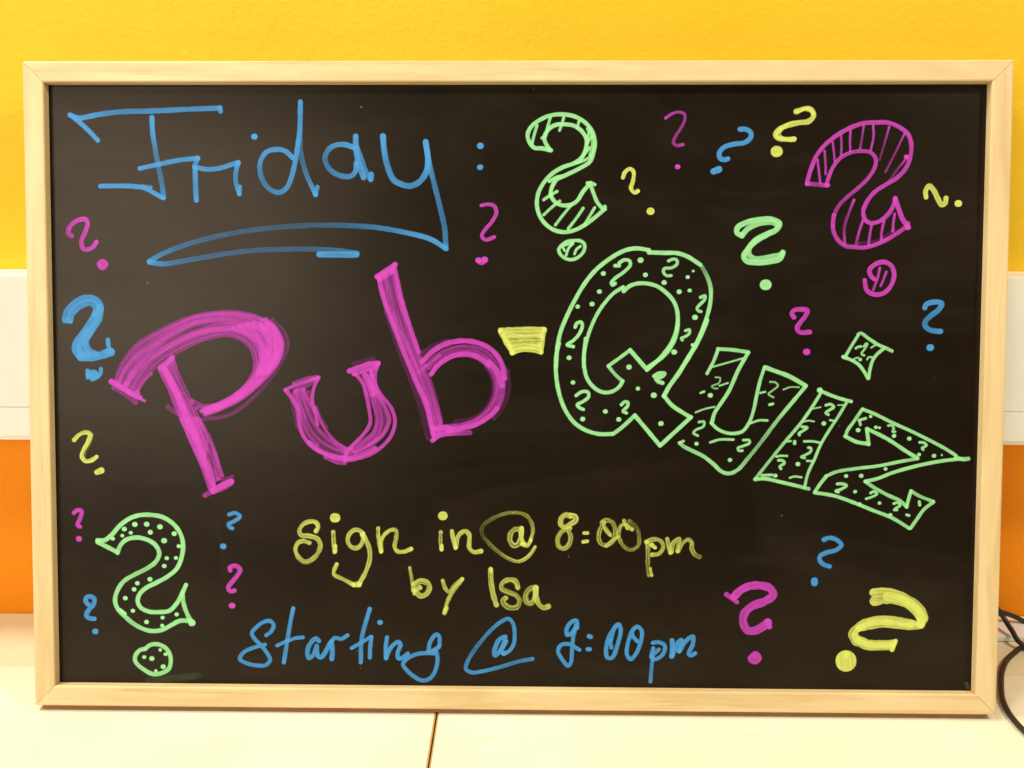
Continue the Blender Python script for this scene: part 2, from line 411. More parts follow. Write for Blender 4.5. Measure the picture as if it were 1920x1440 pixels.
def draw(name, label, colour, strokes):
    st = expand(strokes)
    allp = np.vstack([c for _, c, _ in st]); wm = max(w for w, _, _ in st)
    x0, z0 = allp.min(0) - wm / 2 - 1; x1, z1 = allp.max(0) + wm / 2 + 1
    nx = int((x1 - x0) / CELL) + 2; nz = int((z1 - z0) / CELL) + 2
    ink = np.zeros(nx * nz)
    amp = STREAK[colour]
    for w, c, dens in st:
        r = w / 2; k = int(math.ceil((r + .5) / CELL))
        off = np.arange(-k, k + 1)
        ox, oz = np.meshgrid(off, off, indexing='ij'); ox = ox.ravel(); oz = oz.ravel()
        keep = (ox * ox + oz * oz) <= (k + 1) ** 2; ox = ox[keep]; oz = oz[keep]
        ci = np.round((c[:, 0] - x0) / CELL).astype(int); cj = np.round((c[:, 1] - z0) / CELL).astype(int)
        I = (ci[:, None] + ox); J = (cj[:, None] + oz)
        px = I * CELL + x0; pz = J * CELL + z0
        dx = px - c[:, :1]; dz = pz - c[:, 1:]
        d2 = dx * dx + dz * dz
        idx = (np.clip(I, 0, nx - 1) * nz + np.clip(J, 0, nz - 1)).ravel()
        who = np.repeat(np.arange(len(c)), len(ox))
        o = np.argsort(-d2.ravel(), kind='stable')
        best = np.full(nx * nz, -1); bd = np.zeros(nx * nz); bx = np.zeros(nx * nz); bz = np.zeros(nx * nz)
        io = idx[o]; best[io] = who[o]; bd[io] = d2.ravel()[o]; bx[io] = dx.ravel()[o]; bz[io] = dz.ravel()[o]
        hit = np.where(best >= 0)[0]
        if not len(hit): continue
        b = best[hit]; d = np.sqrt(bd[hit])
        tg = np.gradient(c, axis=0) if len(c) > 1 else np.array([[1., 0]])
        tg /= (np.hypot(tg[:, 0], tg[:, 1])[:, None] + 1e-9)
        sv = (tg[b, 0] * bz[hit] - tg[b, 1] * bx[hit]) / r
        s = np.r_[0, np.cumsum(np.hypot(*np.diff(c, axis=0).T))]
        sl = s[b]
        edge_wob = 1 + ROUGH[colour] * (lattice(np.full(len(sl), .5), sl * 3.5) - .5) * 2
        cov = np.clip((r * edge_wob - d) / 0.42 + .5, 0, 1)
        dn = np.interp(sl / max(s[-1], 1e-6), np.linspace(0, 1, len(dens)), dens) if len(dens) > 1 else np.full(len(sl), dens[0])
        n1 = lattice((sv + 1) / 2, sl); n2 = np.clip((lattice((sv + 1) / 2, sl * .35, (30, 16)) - .35) / .4, 0, 1)
        thin = amp * (1.40 - dn * .95)
        a = dn * (1 - thin * (0.55 * n1 + 0.75 * n2))
        a = a + (1 - a) * 0.25 * dn * np.clip(np.abs(sv) - .55, 0, .45) / .45         # ink pools at the stroke's edge
        tip = np.minimum(sl, s[-1] - sl)
        a = a + (1 - a) * 0.45 * dn * np.exp(-(tip / (0.7 * r + .2)) ** 2)             # and where the pen stops
        dry = rng.random(len(a)); dry = np.clip((dry - .45) / .55, 0, 1)                    # dry grain where the ink is thin
        a = a * (1 - 1.1 * amp * (1.08 - dn) * dry)
        a = np.clip(a, 0, 1) * cov
        ink[hit] = 1 - (1 - ink[hit]) * (1 - a)
    grid = ink.reshape(nx, nz)
    on = grid > 0.004
    cell = on[:-1, :-1] | on[1:, :-1] | on[:-1, 1:] | on[1:, 1:]
    ii, jj = np.nonzero(cell)
    quads = np.stack([ii * nz + jj, (ii + 1) * nz + jj, (ii + 1) * nz + jj + 1, ii * nz + jj + 1], 1)
    used, inv = np.unique(quads, return_inverse=True)
    quads = inv.reshape(-1, 4)
    gi = used // nz; gj = used % nz
    co = np.stack([(gi * CELL + x0) / 1000, np.full(len(used), REC - 0.00012 - 0.00002 * DRAWN[0]), (gj * CELL + z0) / 1000], 1)
    DRAWN[0] = (DRAWN[0] + 1) % 12
    # the film stops at the rails
    co[:, 0] = np.clip(co[:, 0], -w2 + RAIL + .0002, w2 - RAIL - .0002); co[:, 2] = np.clip(co[:, 2], RAIL + .0002, HEI - RAIL - .0002)
    me = bpy.data.meshes.new(name)
    me.vertices.add(len(co)); me.vertices.foreach_set('co', co.ravel())
    nq = len(quads)
    me.loops.add(nq * 4); me.loops.foreach_set('vertex_index', quads.ravel().astype(np.int32))
    me.polygons.add(nq); me.polygons.foreach_set('loop_start', np.arange(0, nq * 4, 4, dtype=np.int32))
    at = me.attributes.new('ink', 'FLOAT', 'POINT'); at.data.foreach_set('value', ink[used].astype(np.float32))
    me.update(calc_edges=True); me.validate()
    o = link(name, me, INK[colour], panel)
    o['label'] = label
    return o

DRAWN = [0]
MARKS = [
 ("lettering","blue handwritten word Friday with a long looping underline","B",[
  (3.11,"-2740,3686 -2686,3668 -2568,3688 -2416,3706 -2236,3710 -2085,3717 -1947,3723 -1809,3728",[0.95,0.9,0.75,0.7,0.75,0.8,0.8,0.85]),
  (2.89,"-1809,3731 -1806,3708",[0.8]),
  (2.90,"-2740,3688 -2672,3634 -2625,3590 -2570,3532",[0.95]),
  (3.03,"-2231,3671 -2228,3583 -2215,3488 -2196,3379 -2177,3277 -2164,3182",[1,0.9,0.6,0.45,0.5,0.75]),
  (2.91,"-2168,3178 -2229,3212 -2284,3240 -2367,3251 -2464,3253 -2558,3251",[0.93]),
  (2.08,"-2298,3253 -2243,3246",[0.7]),
  (2.90,"-2310,3360 -2192,3385 -2068,3410 -1950,3423",[0.95,0.9,0.8,0.9]),
  (3.03,"-1950,3423 -1972,3372",[0.8]),
  (3.17,"-1968,3366 -1966,3270 -1962,3165",[0.95,0.75,0.9]),
  (2.90,"-1968,3369 -1896,3355 -1813,3362 -1744,3383 -1699,3396",[0.85]),
  (2.89,"-1699,3396 -1713,3345 -1717,3291 -1704,3237 -1694,3206",[0.95,0.7,0.7,0.9]),
  (2.62,"-1690,3247 -1694,3203",[0.8]),
  (3.71,"-1600,3554 -1596,3554",[0.97]),
  (3.02,"-1360,3424 -1411,3468 -1466,3476 -1522,3461 -1560,3407 -1565,3345 -1544,3278 -1496,3227 -1441,3214 -1399,3244 -1371,3305 -1347,3400 -1332,3488 -1318,3596 -1312,3765",[0.9,0.9,0.85,0.8,0.55,0.6,0.75,0.8,0.85,0.9,0.9,0.7,0.55,0.9]),
  (2.88,"-1312,3765 -1314,3596 -1315,3488 -1302,3407 -1275,3318 -1248,3257 -1221,3200",[0.9,0.55,0.5,0.45,0.45,0.6,0.95]),
  (2.75,"-1210,3247 -1222,3200",[0.8]),
  (3.15,"-986,3488 -1034,3505 -1082,3505 -1130,3485 -1161,3434 -1151,3380 -1110,3336 -1048,3312 -1000,3315 -973,3346 -969,3393",[0.9,0.85,0.8,0.6,0.5,0.55,0.65,0.7,0.8,0.9]),
  (3.43,"-972,3556 -971,3488 -959,3407 -938,3346 -925,3305",[0.95,0.9,0.8,0.85]),
  (3.15,"-965,3488 -945,3434 -924,3373 -904,3325 -880,3292",[0.7]),
  (3.16,"-877,3325 -880,3295",[0.8]),
  (3.56,"-804,3556 -797,3474 -780,3387 -739,3292 -692,3265 -637,3254 -582,3278 -541,3332 -527,3407 -541,3522",[1,0.9,0.7,0.75,0.8,0.7,0.75,0.9,0.95,1]),
  (3.15,"-541,3522 -520,3393 -486,3258 -452,3122 -424,2993 -417,2891",[0.9,0.8,0.6,0.55,0.5,0.6]),
  (3.08,"-415,2871 -513,2929 -667,2969 -843,2999 -1008,3010 -1196,3013 -1394,3004 -1615,2982 -1837,2943 -2026,2893 -2171,2838 -2260,2789",[1,0.95,0.7,0.5,0.36,0.3,0.27,0.27,0.28,0.33,0.45,0.8]),
  (3.11,"-2260,2783 -2172,2773 -2027,2795 -1838,2828 -1617,2856 -1395,2865 -1219,2865 -1064,2855 -965,2841",[0.85,0.5,0.38,0.33,0.3,0.3,0.3,0.4,0.55]),
  (3.75,"-1202,2833 -1086,2833 -971,2833",[0.95,0.8,0.85])]),
 ("lettering","blue colon of two dots after the word Friday","B",[
  (3.69,"-207,3498 -203,3498",[0.97]),
  (3.28,"-208,3368 -204,3368",[0.97])]),
 ("question_mark","tall green outlined question mark with hatched fill, right of the blue colon","G",[
  (2.45,"228,3471 173,3483 126,3487 91,3531 86,3572 111,3619 166,3659 227,3683 295,3689 363,3679 424,3649 472,3599 496,3531 490,3464 467,3403 399,3359 317,3319 263,3292 236,3248 229,3200 257,3156 305,3136 359,3143 393,3167 427,3221 468,3268",[0.92]),
  (2.45,"221,3474 194,3518 187,3551 214,3599 254,3624 302,3629 370,3619 418,3585 445,3538 442,3484 419,3430 371,3393 303,3369 236,3329 181,3268 151,3207 144,3139 162,3071 203,3017 258,2983 320,2973 381,2987 449,3024 503,3065 551,3106",[0.92]),
  (2.32,"471,3268 492,3207 516,3153 551,3113",[0.92]),
  (2.32,"468,3272 454,3272",[0.92]),
  (1.91,"474,3275 498,3263",[0.92]),
  (2.05,"561,3130 563,3113",[0.92]),
  (2.45,"455,3602 483,3551 483,3498 470,3444",[0.7]),
  (1.91,"297,3315 256,3305 219,3282",[0.92]),
  (1.77,"142,3622 125,3565 112,3511",[0.85]),
  (1.77,"223,3669 207,3612 190,3551 173,3546",[0.85]),
  (1.77,"305,3669 295,3632 280,3592",[0.85]),
  (1.77,"400,3649 387,3605",[0.85]),
  (1.77,"465,3592 449,3545",[0.85]),
  (1.77,"472,3551 446,3504",[0.85]),
  (1.77,"463,3487 432,3444 405,3403",[0.85]),
  (1.77,"473,3434 433,3410 385,3393",[0.85]),
  (1.77,"267,3221 229,3200 185,3170",[0.85]),
  (1.77,"284,3163 237,3126 186,3078",[0.85]),
  (1.77,"353,3136 305,3078 258,3017",[0.85]),
  (1.77,"428,3119 387,3058 337,2994",[0.85]),
  (1.77,"499,3123 469,3072 435,3017",[0.85]),
  (2.08,"279,2865 288,2882 327,2913 370,2921 413,2919 437,2900 437,2865 414,2831 379,2809 345,2805 310,2818 286,2843 279,2865",[0.92]),
  (1.47,"305,2880 316,2859",[0.92]),
  (1.65,"366,2902 340,2874 325,2831",[0.92]),
  (1.47,"314,2891 366,2906",[0.92]),
  (1.56,"413,2887 387,2865 377,2839",[0.92])]),
 ("question_mark","pink question mark with a heart shaped dot, left of the tall green one","P",[
  (2.26,"-198,3135 -160,3142 -119,3132 -106,3091 -132,3037 -173,2989 -194,2949 -173,2925 -118,2942",[0.85]),
  (3.43,"-217,2800 -213,2800",[0.97]),
  (3.71,"-179,2803 -175,2803",[0.97]),
  (2.06,"-220,2794 -196,2781 -172,2794",[0.92])]),
 ("question_mark","small yellow question mark above the letter Q","Y",[
  (2.31,"670,3305 683,3339 713,3359 734,3343 733,3289 721,3241 742,3214 762,3224",[0.95]),
  (4.08,"839,3101 844,3101",[0.97])]),
 ("question_mark","thin pink question mark near the top edge of the board","P",[
  (1.76,"927,3666 974,3696 1015,3702 1042,3689 1043,3652 1016,3598 986,3551 976,3518 997,3500 1034,3506",[0.85,0.75,0.7,0.65,0.6,0.6,0.6,0.75]),
  (2.85,"1002,3371 1006,3371",[0.97])]),
 ("question_mark","blue slanted question mark near the top edge of the board","B",[
  (2.97,"1381,3598 1415,3598 1446,3578 1446,3548 1410,3518 1342,3508 1288,3491 1258,3457 1262,3424 1289,3414 1310,3420",[0.92]),
  (3.93,"1223,3343 1256,3356",[0.97])]),
 ("question_mark","bold yellow question mark beside the large pink outlined one","Y",[
  (1.62,"1665,3624 1611,3592 1605,3551 1653,3539",[0.8]),
  (3.10,"1721,3705 1771,3722 1811,3715 1826,3682 1799,3647 1732,3637 1665,3620 1618,3595 1597,3565 1612,3545 1659,3538 1710,3539",[0.95]),
  (2.02,"1731,3702 1791,3724 1825,3692",[0.92]),
  (2.03,"1631,3598 1618,3568 1639,3545 1693,3531",[0.8]),
  (5.95,"1603,3464 1610,3464",[0.9])]),
 ("question_mark","large pink outlined question mark with hatched fill in the top right corner","P",[
  (2.49,"1793,3268 1805,3322 1826,3386 1846,3435 1894,3499 1957,3553 2037,3601 2123,3633 2198,3639 2279,3637 2349,3609 2399,3569 2421,3510 2418,3435 2393,3365 2340,3306 2271,3263 2207,3220 2160,3160 2139,3101 2151,3052 2184,3031 2238,3042 2291,3085 2322,3139 2332,3182",[0.88]),
  (2.27,"1912,3263 1924,3306 1950,3370 1998,3429 2062,3459 2126,3467 2180,3456 2208,3419 2204,3370 2167,3306 2109,3247 2045,3193 1992,3139 1961,3074 1957,3009",[0.9,0.9,0.85,0.8,0.8,0.8,0.85,0.8,0.75,0.7,0.65,0.6]),
  (1.30,"1855,3413 1867,3327 1874,3273",[0.85]),
  (1.30,"1897,3467 1904,3386 1905,3327",[0.8]),
  (1.29,"1945,3521 1954,3456 1960,3402",[0.8]),
  (1.29,"1995,3563 1999,3494 1997,3440",[0.75]),
  (1.29,"2051,3593 2050,3521 2053,3467",[0.8]),
  (1.29,"2131,3620 2122,3547 2112,3483",[0.85,0.5,0.6]),
  (1.29,"2188,3620 2192,3558 2177,3472",[0.85]),
  (1.29,"2285,3612 2265,3537 2230,3413",[0.85,0.5,0.3]),
  (1.29,"2380,3574 2331,3467 2269,3341",[0.9,0.5,0.45]),
  (1.29,"2394,3424 2344,3360 2287,3279",[0.8,0.45,0.35]),
  (2.69,"2392,3432 2395,3432",[0.97]),
  (2.48,"1961,3078 1955,3016 1966,2965 1995,2920 2036,2891 2086,2885 2143,2881 2205,2895 2266,2921 2327,2955 2405,3011",[0.7,0.8,0.85,0.85,0.85,0.9,0.9,0.9,0.85,0.7]),
  (2.81,"2331,3179 2352,3123 2376,3062 2405,3017",[0.9]),
  (3.38,"2411,3005 2415,3005",[0.97]),
  (2.48,"2411,3028 2414,3028",[0.7]),
  (2.48,"1794,3269 1837,3266 1916,3258",[0.95,0.6,0.85]),
  (2.48,"1920,3260 1923,3260",[0.6]),
  (1.58,"2081,3171 2054,3100 2027,3010 2030,2903",[0.9,0.55,0.5,0.8]),
  (1.58,"2137,3044 2116,2977 2100,2903",[0.9,0.8,0.55]),
  (1.58,"2191,3016 2181,2954 2176,2901",[0.85]),
  (1.58,"2266,3042 2254,2977 2252,2929",[0.85]),
  (1.58,"2330,3087 2323,3022 2321,2980",[0.85]),
  (2.82,"2120,2903 2238,2923 2327,2980",[0.14]),
  (2.71,"2215,2689 2192,2712 2185,2745 2218,2779 2269,2794 2314,2774 2335,2718 2317,2650 2273,2604 2217,2596 2171,2621 2156,2683",[0.92]),
  (1.58,"2247,2757 2234,2695 2210,2624",[0.9,0.8,0.7]),
  (1.47,"2287,2734 2271,2689 2255,2649",[0.8])]),
 ("question_mark","yellow sideways question mark by the right rail","Y",[
  (3.13,"2518,3188 2514,3225 2535,3255 2563,3231 2591,3177 2613,3142 2635,3155 2639,3182",[0.97]),
  (3.99,"2712,3150 2717,3150",[0.97])]),
 ("question_mark","bold green question mark right of the letter Q","G",[
  (3.26,"1403,2951 1372,2971 1375,3002 1436,3036 1524,3053 1592,3050 1630,3026 1613,2992 1553,2958 1485,2917 1439,2870 1415,2829 1433,2799 1494,2789 1576,2795 1637,2813 1653,2850",[0.92]),
  (3.26,"1410,2965 1443,2999 1518,3029 1592,3033 1620,3016",[0.8]),
  (3.26,"1573,2972 1492,2931 1449,2883 1449,2836 1487,2812 1575,2823 1643,2836",[0.8]),
  (6.12,"1548,2653 1556,2653",[0.9])]),
 ("question_mark","pink question mark below the bold green one","P",[
  (2.86,"1728,2455 1714,2476 1730,2498 1771,2503 1809,2497 1799,2463 1766,2421 1749,2387 1767,2363 1828,2364",[0.9]),
  (3.95,"1807,2242 1812,2242",[0.97])]),
 ("question_mark","blue question mark by the right rail above the letter Z","B",[
  (3.16,"2527,2514 2535,2534 2567,2548 2607,2550 2630,2541 2613,2505 2569,2469 2533,2432 2532,2405 2557,2382 2593,2373 2627,2371",[0.95,0.95,0.9,0.8,0.7,0.75,0.85]),
  (3.98,"2564,2271 2569,2271",[0.97])]),
 ("question_mark","pink question mark with a ring dot, upper left by the rail","P",[
  (2.84,"-2742,2944 -2762,2961 -2753,3002 -2706,3039 -2656,3047 -2642,3027 -2658,2969 -2682,2911 -2672,2866 -2643,2862 -2609,2879 -2588,2908",[0.6,0.85,0.85,0.9,0.9,0.85,0.8,0.75,0.85,0.9]),
  (3.17,"-2573,2770 -2554,2788 -2532,2770 -2555,2749 -2573,2770",[0.9])]),
 ("question_mark","very bold blue question mark left of the letter P","B",[
  (4.19,"-2792,2429 -2782,2471 -2742,2519 -2681,2556 -2620,2559 -2581,2533 -2568,2490",[0.85]),
  (4.19,"-2764,2425 -2752,2462 -2714,2501 -2658,2529 -2621,2529 -2598,2499 -2599,2453",[0.85]),
  (1.86,"-2802,2411 -2753,2411",[0.7]),
  (4.65,"-2572,2504 -2580,2444 -2614,2384 -2652,2328 -2671,2291",[0.92]),
  (5.58,"-2599,2453 -2637,2393 -2690,2319 -2718,2282 -2726,2240 -2696,2194",[0.92]),
  (6.05,"-2652,2347 -2685,2291 -2696,2240 -2664,2208",[0.9]),
  (5.13,"-2701,2194 -2636,2192 -2570,2206 -2510,2225",[0.92]),
  (2.70,"-2527,2301 -2523,2264 -2514,2232",[0.95]),
  (3.26,"-2533,2232 -2509,2236",[0.8]),
  (4.19,"-2667,2273 -2644,2231 -2608,2213",[0.85]),
  (6.06,"-2640,2083 -2619,2083",[0.95]),
  (2.61,"-2658,2109 -2657,2065",[0.9]),
  (2.42,"-2574,2120 -2575,2097 -2591,2072 -2629,2053",[0.95])]),
 ("letter","big pink scribble filled letter P","P",[
  (2.80,"-2486,2041 -2446,2142 -2353,2264 -2219,2347 -2009,2441 -1780,2475 -1599,2449 -1496,2395 -1437,2326 -1428,2250 -1470,2153 -1568,2042 -1702,1934 -1842,1867 -1947,1832","-2357,1983 -2279,2087 -2212,2150 -2082,2234 -1927,2307 -1781,2335 -1698,2311 -1636,2249 -1616,2173 -1624,2090 -1680,2007 -1750,1951 -1834,1905 -1891,1884 -1947,1860",13,0.34,0.66),
  (3.06,"-1746,2380 -1649,2332 -1580,2256 -1567,2173 -1596,2090","-1537,2429 -1461,2367 -1434,2284 -1449,2202 -1526,2104",8,0.5,0.8),
  (4.16,"-1524,2401 -1476,2340 -1462,2257 -1498,2160",[0.8]),
  (3.47,"-1565,2394 -1524,2326 -1518,2243 -1546,2160",[0.75]),
  (2.36,"-1496,2429 -1420,2347 -1403,2271 -1442,2167 -1583,1979 -1765,1840 -1947,1804",[0.25,0.28,0.25,0.25,0.3,0.35,0.3]),
  (3.22,"-2510,2041 -2448,2003 -2372,1959 -2330,1941",[0.97]),
  (1.96,"-2399,1969 -2302,1921",[0.85]),
  (3.50,"-2490,2003 -2421,1962 -2358,1913",[0.4]),
  (2.80,"-2468,2024 -2399,1983 -2343,1969",[0.8]),
  (2.10,"-2343,1983 -2307,2046 -2258,2091",[0.6]),
  (2.80,"-2156,1883 -2101,1845 -2059,1824",[0.35]),
  (2.51,"-2002,1922 -1946,1894 -1876,1891 -1807,1909",[0.55]),
  (2.51,"-1974,1877 -1905,1877 -1835,1884",[0.5]),
  (3.21,"-2202,2126 -2152,2164 -2124,2192",[0.97]),
  (3.07,"-2198,2116 -2141,1991 -2080,1838 -2005,1664 -1937,1518","-2124,2185 -2084,2074 -2029,1950 -1968,1804 -1907,1665",6,0.4,0.75),
  (4.19,"-2174,2116 -2099,1970 -2031,1810 -1984,1692",[0.9]),
  (2.94,"-2067,1810 -2006,1657 -1945,1518 -1891,1357","-1963,1811 -1901,1700 -1854,1567 -1823,1455",6,0.35,0.7),
  (3.22,"-2033,1783 -1978,1671 -1931,1560 -1876,1406",[0.8]),
  (1.54,"-1942,1783 -1874,1630 -1813,1448",[0.5]),
  (1.82,"-2074,1810 -2000,1636 -1931,1483 -1898,1371",[0.45]),
  (4.06,"-1877,1357 -1820,1389 -1764,1417",[0.97]),
  (3.23,"-1930,1329 -1884,1353 -1821,1371 -1764,1407",[0.55]),
  (1.40,"-1820,1427 -1753,1452",[0.35])]),
 ("letter","pink streaky letter u between P and b","P",[
  (8.34,"-1335,1964 -1303,1864 -1275,1797 -1226,1714 -1148,1648 -1059,1604",[0.33]),
  (7.76,"-912,2104 -885,2032 -852,1938 -819,1855 -814,1783 -853,1710 -925,1654 -1009,1604",[0.36]),
  (2.00,"-1421,1994 -1340,2028 -1268,2053 -1207,2074",[0.9]),
  (1.67,"-1368,2036 -1285,2067 -1218,2078",[0.6]),
  (2.56,"-1410,1986 -1374,1936 -1344,1875 -1336,1814 -1326,1753 -1298,1691 -1248,1636 -1176,1597 -1093,1575 -1048,1570",[0.9]),
  (2.23,"-1171,1575 -1126,1553 -1087,1539 -1048,1536",[0.6]),
  (2.11,"-1212,2064 -1235,2020 -1249,1964 -1247,1909 -1233,1859 -1217,1775",[0.85]),
  (1.78,"-1233,1887 -1203,1809 -1159,1731 -1103,1670 -1037,1629 -1003,1623",[0.7]),
  (2.00,"-1346,1986 -1330,1908 -1303,1825 -1264,1742 -1203,1675 -1126,1631 -1048,1609",[0.5]),
  (2.00,"-1313,1997 -1291,1897 -1253,1809 -1187,1720 -1114,1659 -1048,1620",[0.5]),
  (1.78,"-1363,1980 -1336,1886 -1314,1797 -1276,1714 -1215,1647",[0.5]),
  (1.67,"-1302,2003 -1269,1914 -1236,1853",[0.75]),
  (3.34,"-1352,1986 -1335,1997 -1290,2019 -1240,2053",[0.5]),
  (1.67,"-1324,1986 -1319,1908 -1292,1820",[0.45]),
  (1.67,"-1274,1986 -1263,1942 -1252,1909",[0.4]),
  (3.11,"-1018,2112 -951,2137 -890,2157 -837,2162",[0.95]),
  (2.55,"-990,2093 -924,2115 -857,2137",[0.85]),
  (2.22,"-979,2093 -935,2038 -913,1966 -897,1888 -887,1799 -903,1755 -953,1693 -1014,1632 -1048,1584",[0.9]),
  (2.22,"-838,2151 -857,2088 -852,2021 -813,1955 -763,1894 -736,1828 -736,1772 -764,1700 -820,1638 -898,1588 -981,1562 -1048,1553",[0.85]),
  (2.55,"-913,2076 -891,2010 -869,1938 -852,1855 -847,1799 -869,1722 -925,1671 -1003,1609",[0.5]),
  (2.33,"-874,2088 -868,2010 -824,1933 -791,1877 -770,1811 -786,1755 -819,1705 -881,1660 -981,1604",[0.75]),
  (2.33,"-863,1966 -830,1877 -819,1800 -836,1716 -897,1655",[0.4]),
  (3.33,"-918,2087 -896,2032 -874,1966",[0.7]),
  (2.77,"-879,2115 -885,2049 -857,1977",[0.8]),
  (2.79,"-1037,1565 -981,1576 -909,1604 -859,1633",[0.85]),
  (3.01,"-1270,1664 -1204,1614 -1115,1575 -1048,1559",[0.8]),
  (2.44,"-990,2159 -923,2181 -868,2190",[0.15]),
  (2.23,"-1377,1914 -1364,1853 -1348,1764",[0.2]),
  (1.67,"-1224,1887 -1197,1820 -1158,1759",[0.3])]),
 ("letter","tall pink streaky letter b","P",[
  (2.81,"-836,2693 -807,2572 -698,2272 -612,2063 -543,1901 -493,1708","-740,2759 -678,2503 -582,2219 -516,2064 -476,1918 -440,1781",7,0.38,0.68),
  (2.81,"-833,2693 -804,2572 -695,2272 -606,2063 -539,1901 -496,1715",[0.8]),
  (2.64,"-737,2766 -678,2513 -586,2232",[0.75]),
  (2.98,"-843,2697 -793,2730 -730,2772",[0.95]),
  (2.98,"-827,2677 -750,2733",[0.85]),
  (2.61,"-556,2175 -503,2227 -428,2268 -335,2296 -242,2290 -158,2260 -105,2213 -68,2145 -55,2077 -55,2003 -70,1928 -107,1859 -166,1812 -241,1771 -328,1749 -415,1736 -490,1698","-509,2094 -472,2141 -413,2187 -335,2213 -254,2210 -198,2185 -152,2142 -124,2096 -108,2033 -114,1959 -139,1903 -179,1853 -241,1812 -316,1786 -378,1777 -428,1770 -465,1745",4,0.45,0.7),
  (2.74,"-509,2094 -472,2144 -409,2191 -335,2219 -254,2216 -192,2188 -149,2151",[0.85]),
  (2.99,"-562,2175 -503,2234 -428,2280 -329,2302 -242,2297 -155,2263 -99,2213 -62,2145 -49,2071",[0.85]),
  (3.72,"-149,2170 -92,2102 -67,2027",[0.8]),
  (2.87,"-403,1739 -328,1758 -241,1777 -154,1828 -98,1884",[0.8]),
  (3.48,"-559,2230 -490,2271 -403,2299",[0.14]),
  (2.85,"-34,2115 -27,2003 -61,1891 -117,1822",[0.14]),
  (2.86,"-173,2157 -130,2064 -129,1965 -179,1871 -266,1815 -353,1802",[0.12]),
  (2.86,"-788,2477 -708,2248 -590,1938 -528,1695",[0.14]),
  (3.00,"-500,1682 -453,1714 -366,1727 -266,1731",[0.95,0.9,0.8,0.5]),
  (3.12,"-478,1754 -428,1764 -391,1758",[0.85]),
  (1.87,"-587,2106 -528,2150 -453,2212",[0.6]),
  (2.50,"-497,1764 -490,1695",[0.9])]),
 ("lettering","yellow flared hyphen between Pub and QUIZ","Y",[
  (2.89,"-78,2370 32,2375 190,2377",[0.95]),
  (2.75,"194,2373 184,2312 174,2237",[0.9]),
  (2.89,"-5,2229 39,2246 87,2251 136,2245 174,2233",[0.95]),
  (3.03,"-78,2363 -43,2298 -5,2234",[0.92]),
  (3.58,"-54,2342 66,2347 173,2350",[0.85]),
  (3.58,"-40,2315 67,2322 173,2322",[0.82]),
  (3.31,"-23,2284 67,2298 163,2286",[0.72]),
  (3.58,"-9,2260 74,2274 163,2261",[0.85]),
  (2.75,"-44,2353 32,2332 170,2340",[0.6]),
  (2.75,"-16,2277 67,2264 163,2278",[0.6])]),
 ("letter","green outlined letter Q filled with small question marks and dots","G",[
  (2.51,"834,2863 768,2874 708,2868 654,2847 572,2795 502,2735 437,2653 377,2549 334,2461 296,2367 275,2269 267,2142",[0.95]),
  (2.51,"834,2850 927,2847 1009,2845 1074,2823 1151,2774",[0.92]),
  (2.40,"1160,2763 1190,2709 1213,2644 1217,2573 1204,2491 1173,2392 1136,2299 1093,2222 1044,2139",[0.35,0.9,0.95,0.95,0.95]),
  (2.19,"678,2637 618,2598 564,2538 520,2472 482,2390 456,2308 440,2220 438,2143",[0.9]),
  (2.41,"681,2612 716,2642 765,2659 825,2659 885,2643 940,2605 985,2556 1010,2496 1016,2425 1009,2353 982,2282 928,2210 836,2144",[0.93]),
  (2.19,"627,2768 652,2768",[0.92]),
  (2.08,"652,2785 682,2803 714,2798 720,2773 682,2730 628,2691 606,2664 612,2650 628,2659",[0.92]),
  (3.28,"781,2802 785,2802",[0.97]),
  (2.73,"812,2712 815,2712",[0.97]),
  (2.74,"553,2720 557,2720",[0.97]),
  (2.63,"530,2609 533,2609",[0.97]),
  (2.74,"485,2532 489,2532",[0.97]),
  (2.41,"397,2516 400,2516",[0.97]),
  (2.95,"927,2665 931,2665",[0.97]),
  (1.53,"1106,2736 1108,2736",[0.97]),
  (2.29,"1072,2699 1075,2699",[0.97]),
  (2.73,"1021,2609 1024,2609",[0.97]),
  (2.18,"1085,2617 1088,2617",[0.97]),
  (2.95,"1119,2452 1123,2452",[0.97]),
  (2.19,"1108,2282 1111,2282",[0.97]),
  (3.18,"994,2238 997,2238",[0.97]),
  (2.75,"346,2200 349,2200",[0.97]),
  (1.85,"955,2798 982,2809 1004,2804 1007,2779 977,2757 928,2749 926,2725 945,2708 972,2708",[0.85]),
  (1.86,"1154,2575 1181,2584 1179,2562 1149,2529 1133,2507 1144,2491 1158,2488",[0.9]),
  (1.75,"1064,2370 1088,2376 1088,2354 1064,2334 1039,2323 1045,2312",[0.9]),
  (2.09,"384,2390 394,2412 419,2420 428,2401 411,2351 373,2307 335,2280 373,2269",[0.95]),
  (2.41,"284,2290 267,2204 266,2124 274,2044 297,1946 332,1865 384,1796 453,1751 534,1728 620,1728",[0.93]),
  (2.41,"626,1730 677,1769 757,1844",[0.85]),
  (2.52,"757,1844 815,1776 873,1707 914,1658",[0.92]),
  (2.52,"917,1658 999,1736 1104,1835",[0.92]),
  (2.52,"1101,1835 1043,1869 985,1909 936,1966",[0.9]),
  (2.75,"936,1966 967,2024 1023,2104 1079,2196 1129,2282 1174,2379 1196,2436",[0.95]),
  (2.29,"449,2319 439,2216 442,2148 457,2079 497,2022 549,1990 595,1987 635,2002 664,2028 680,2057",[0.92]),
  (2.06,"678,2057 634,2097 591,2148",[0.8]),
  (2.06,"591,2151 651,2194 724,2249",[0.88]),
  (2.51,"724,2249 771,2195 829,2129",[0.95]),
  (2.29,"829,2126 880,2172 942,2241 986,2310 1008,2378 1016,2436",[0.93]),
  (2.97,"717,2144 720,2144",[0.97]),
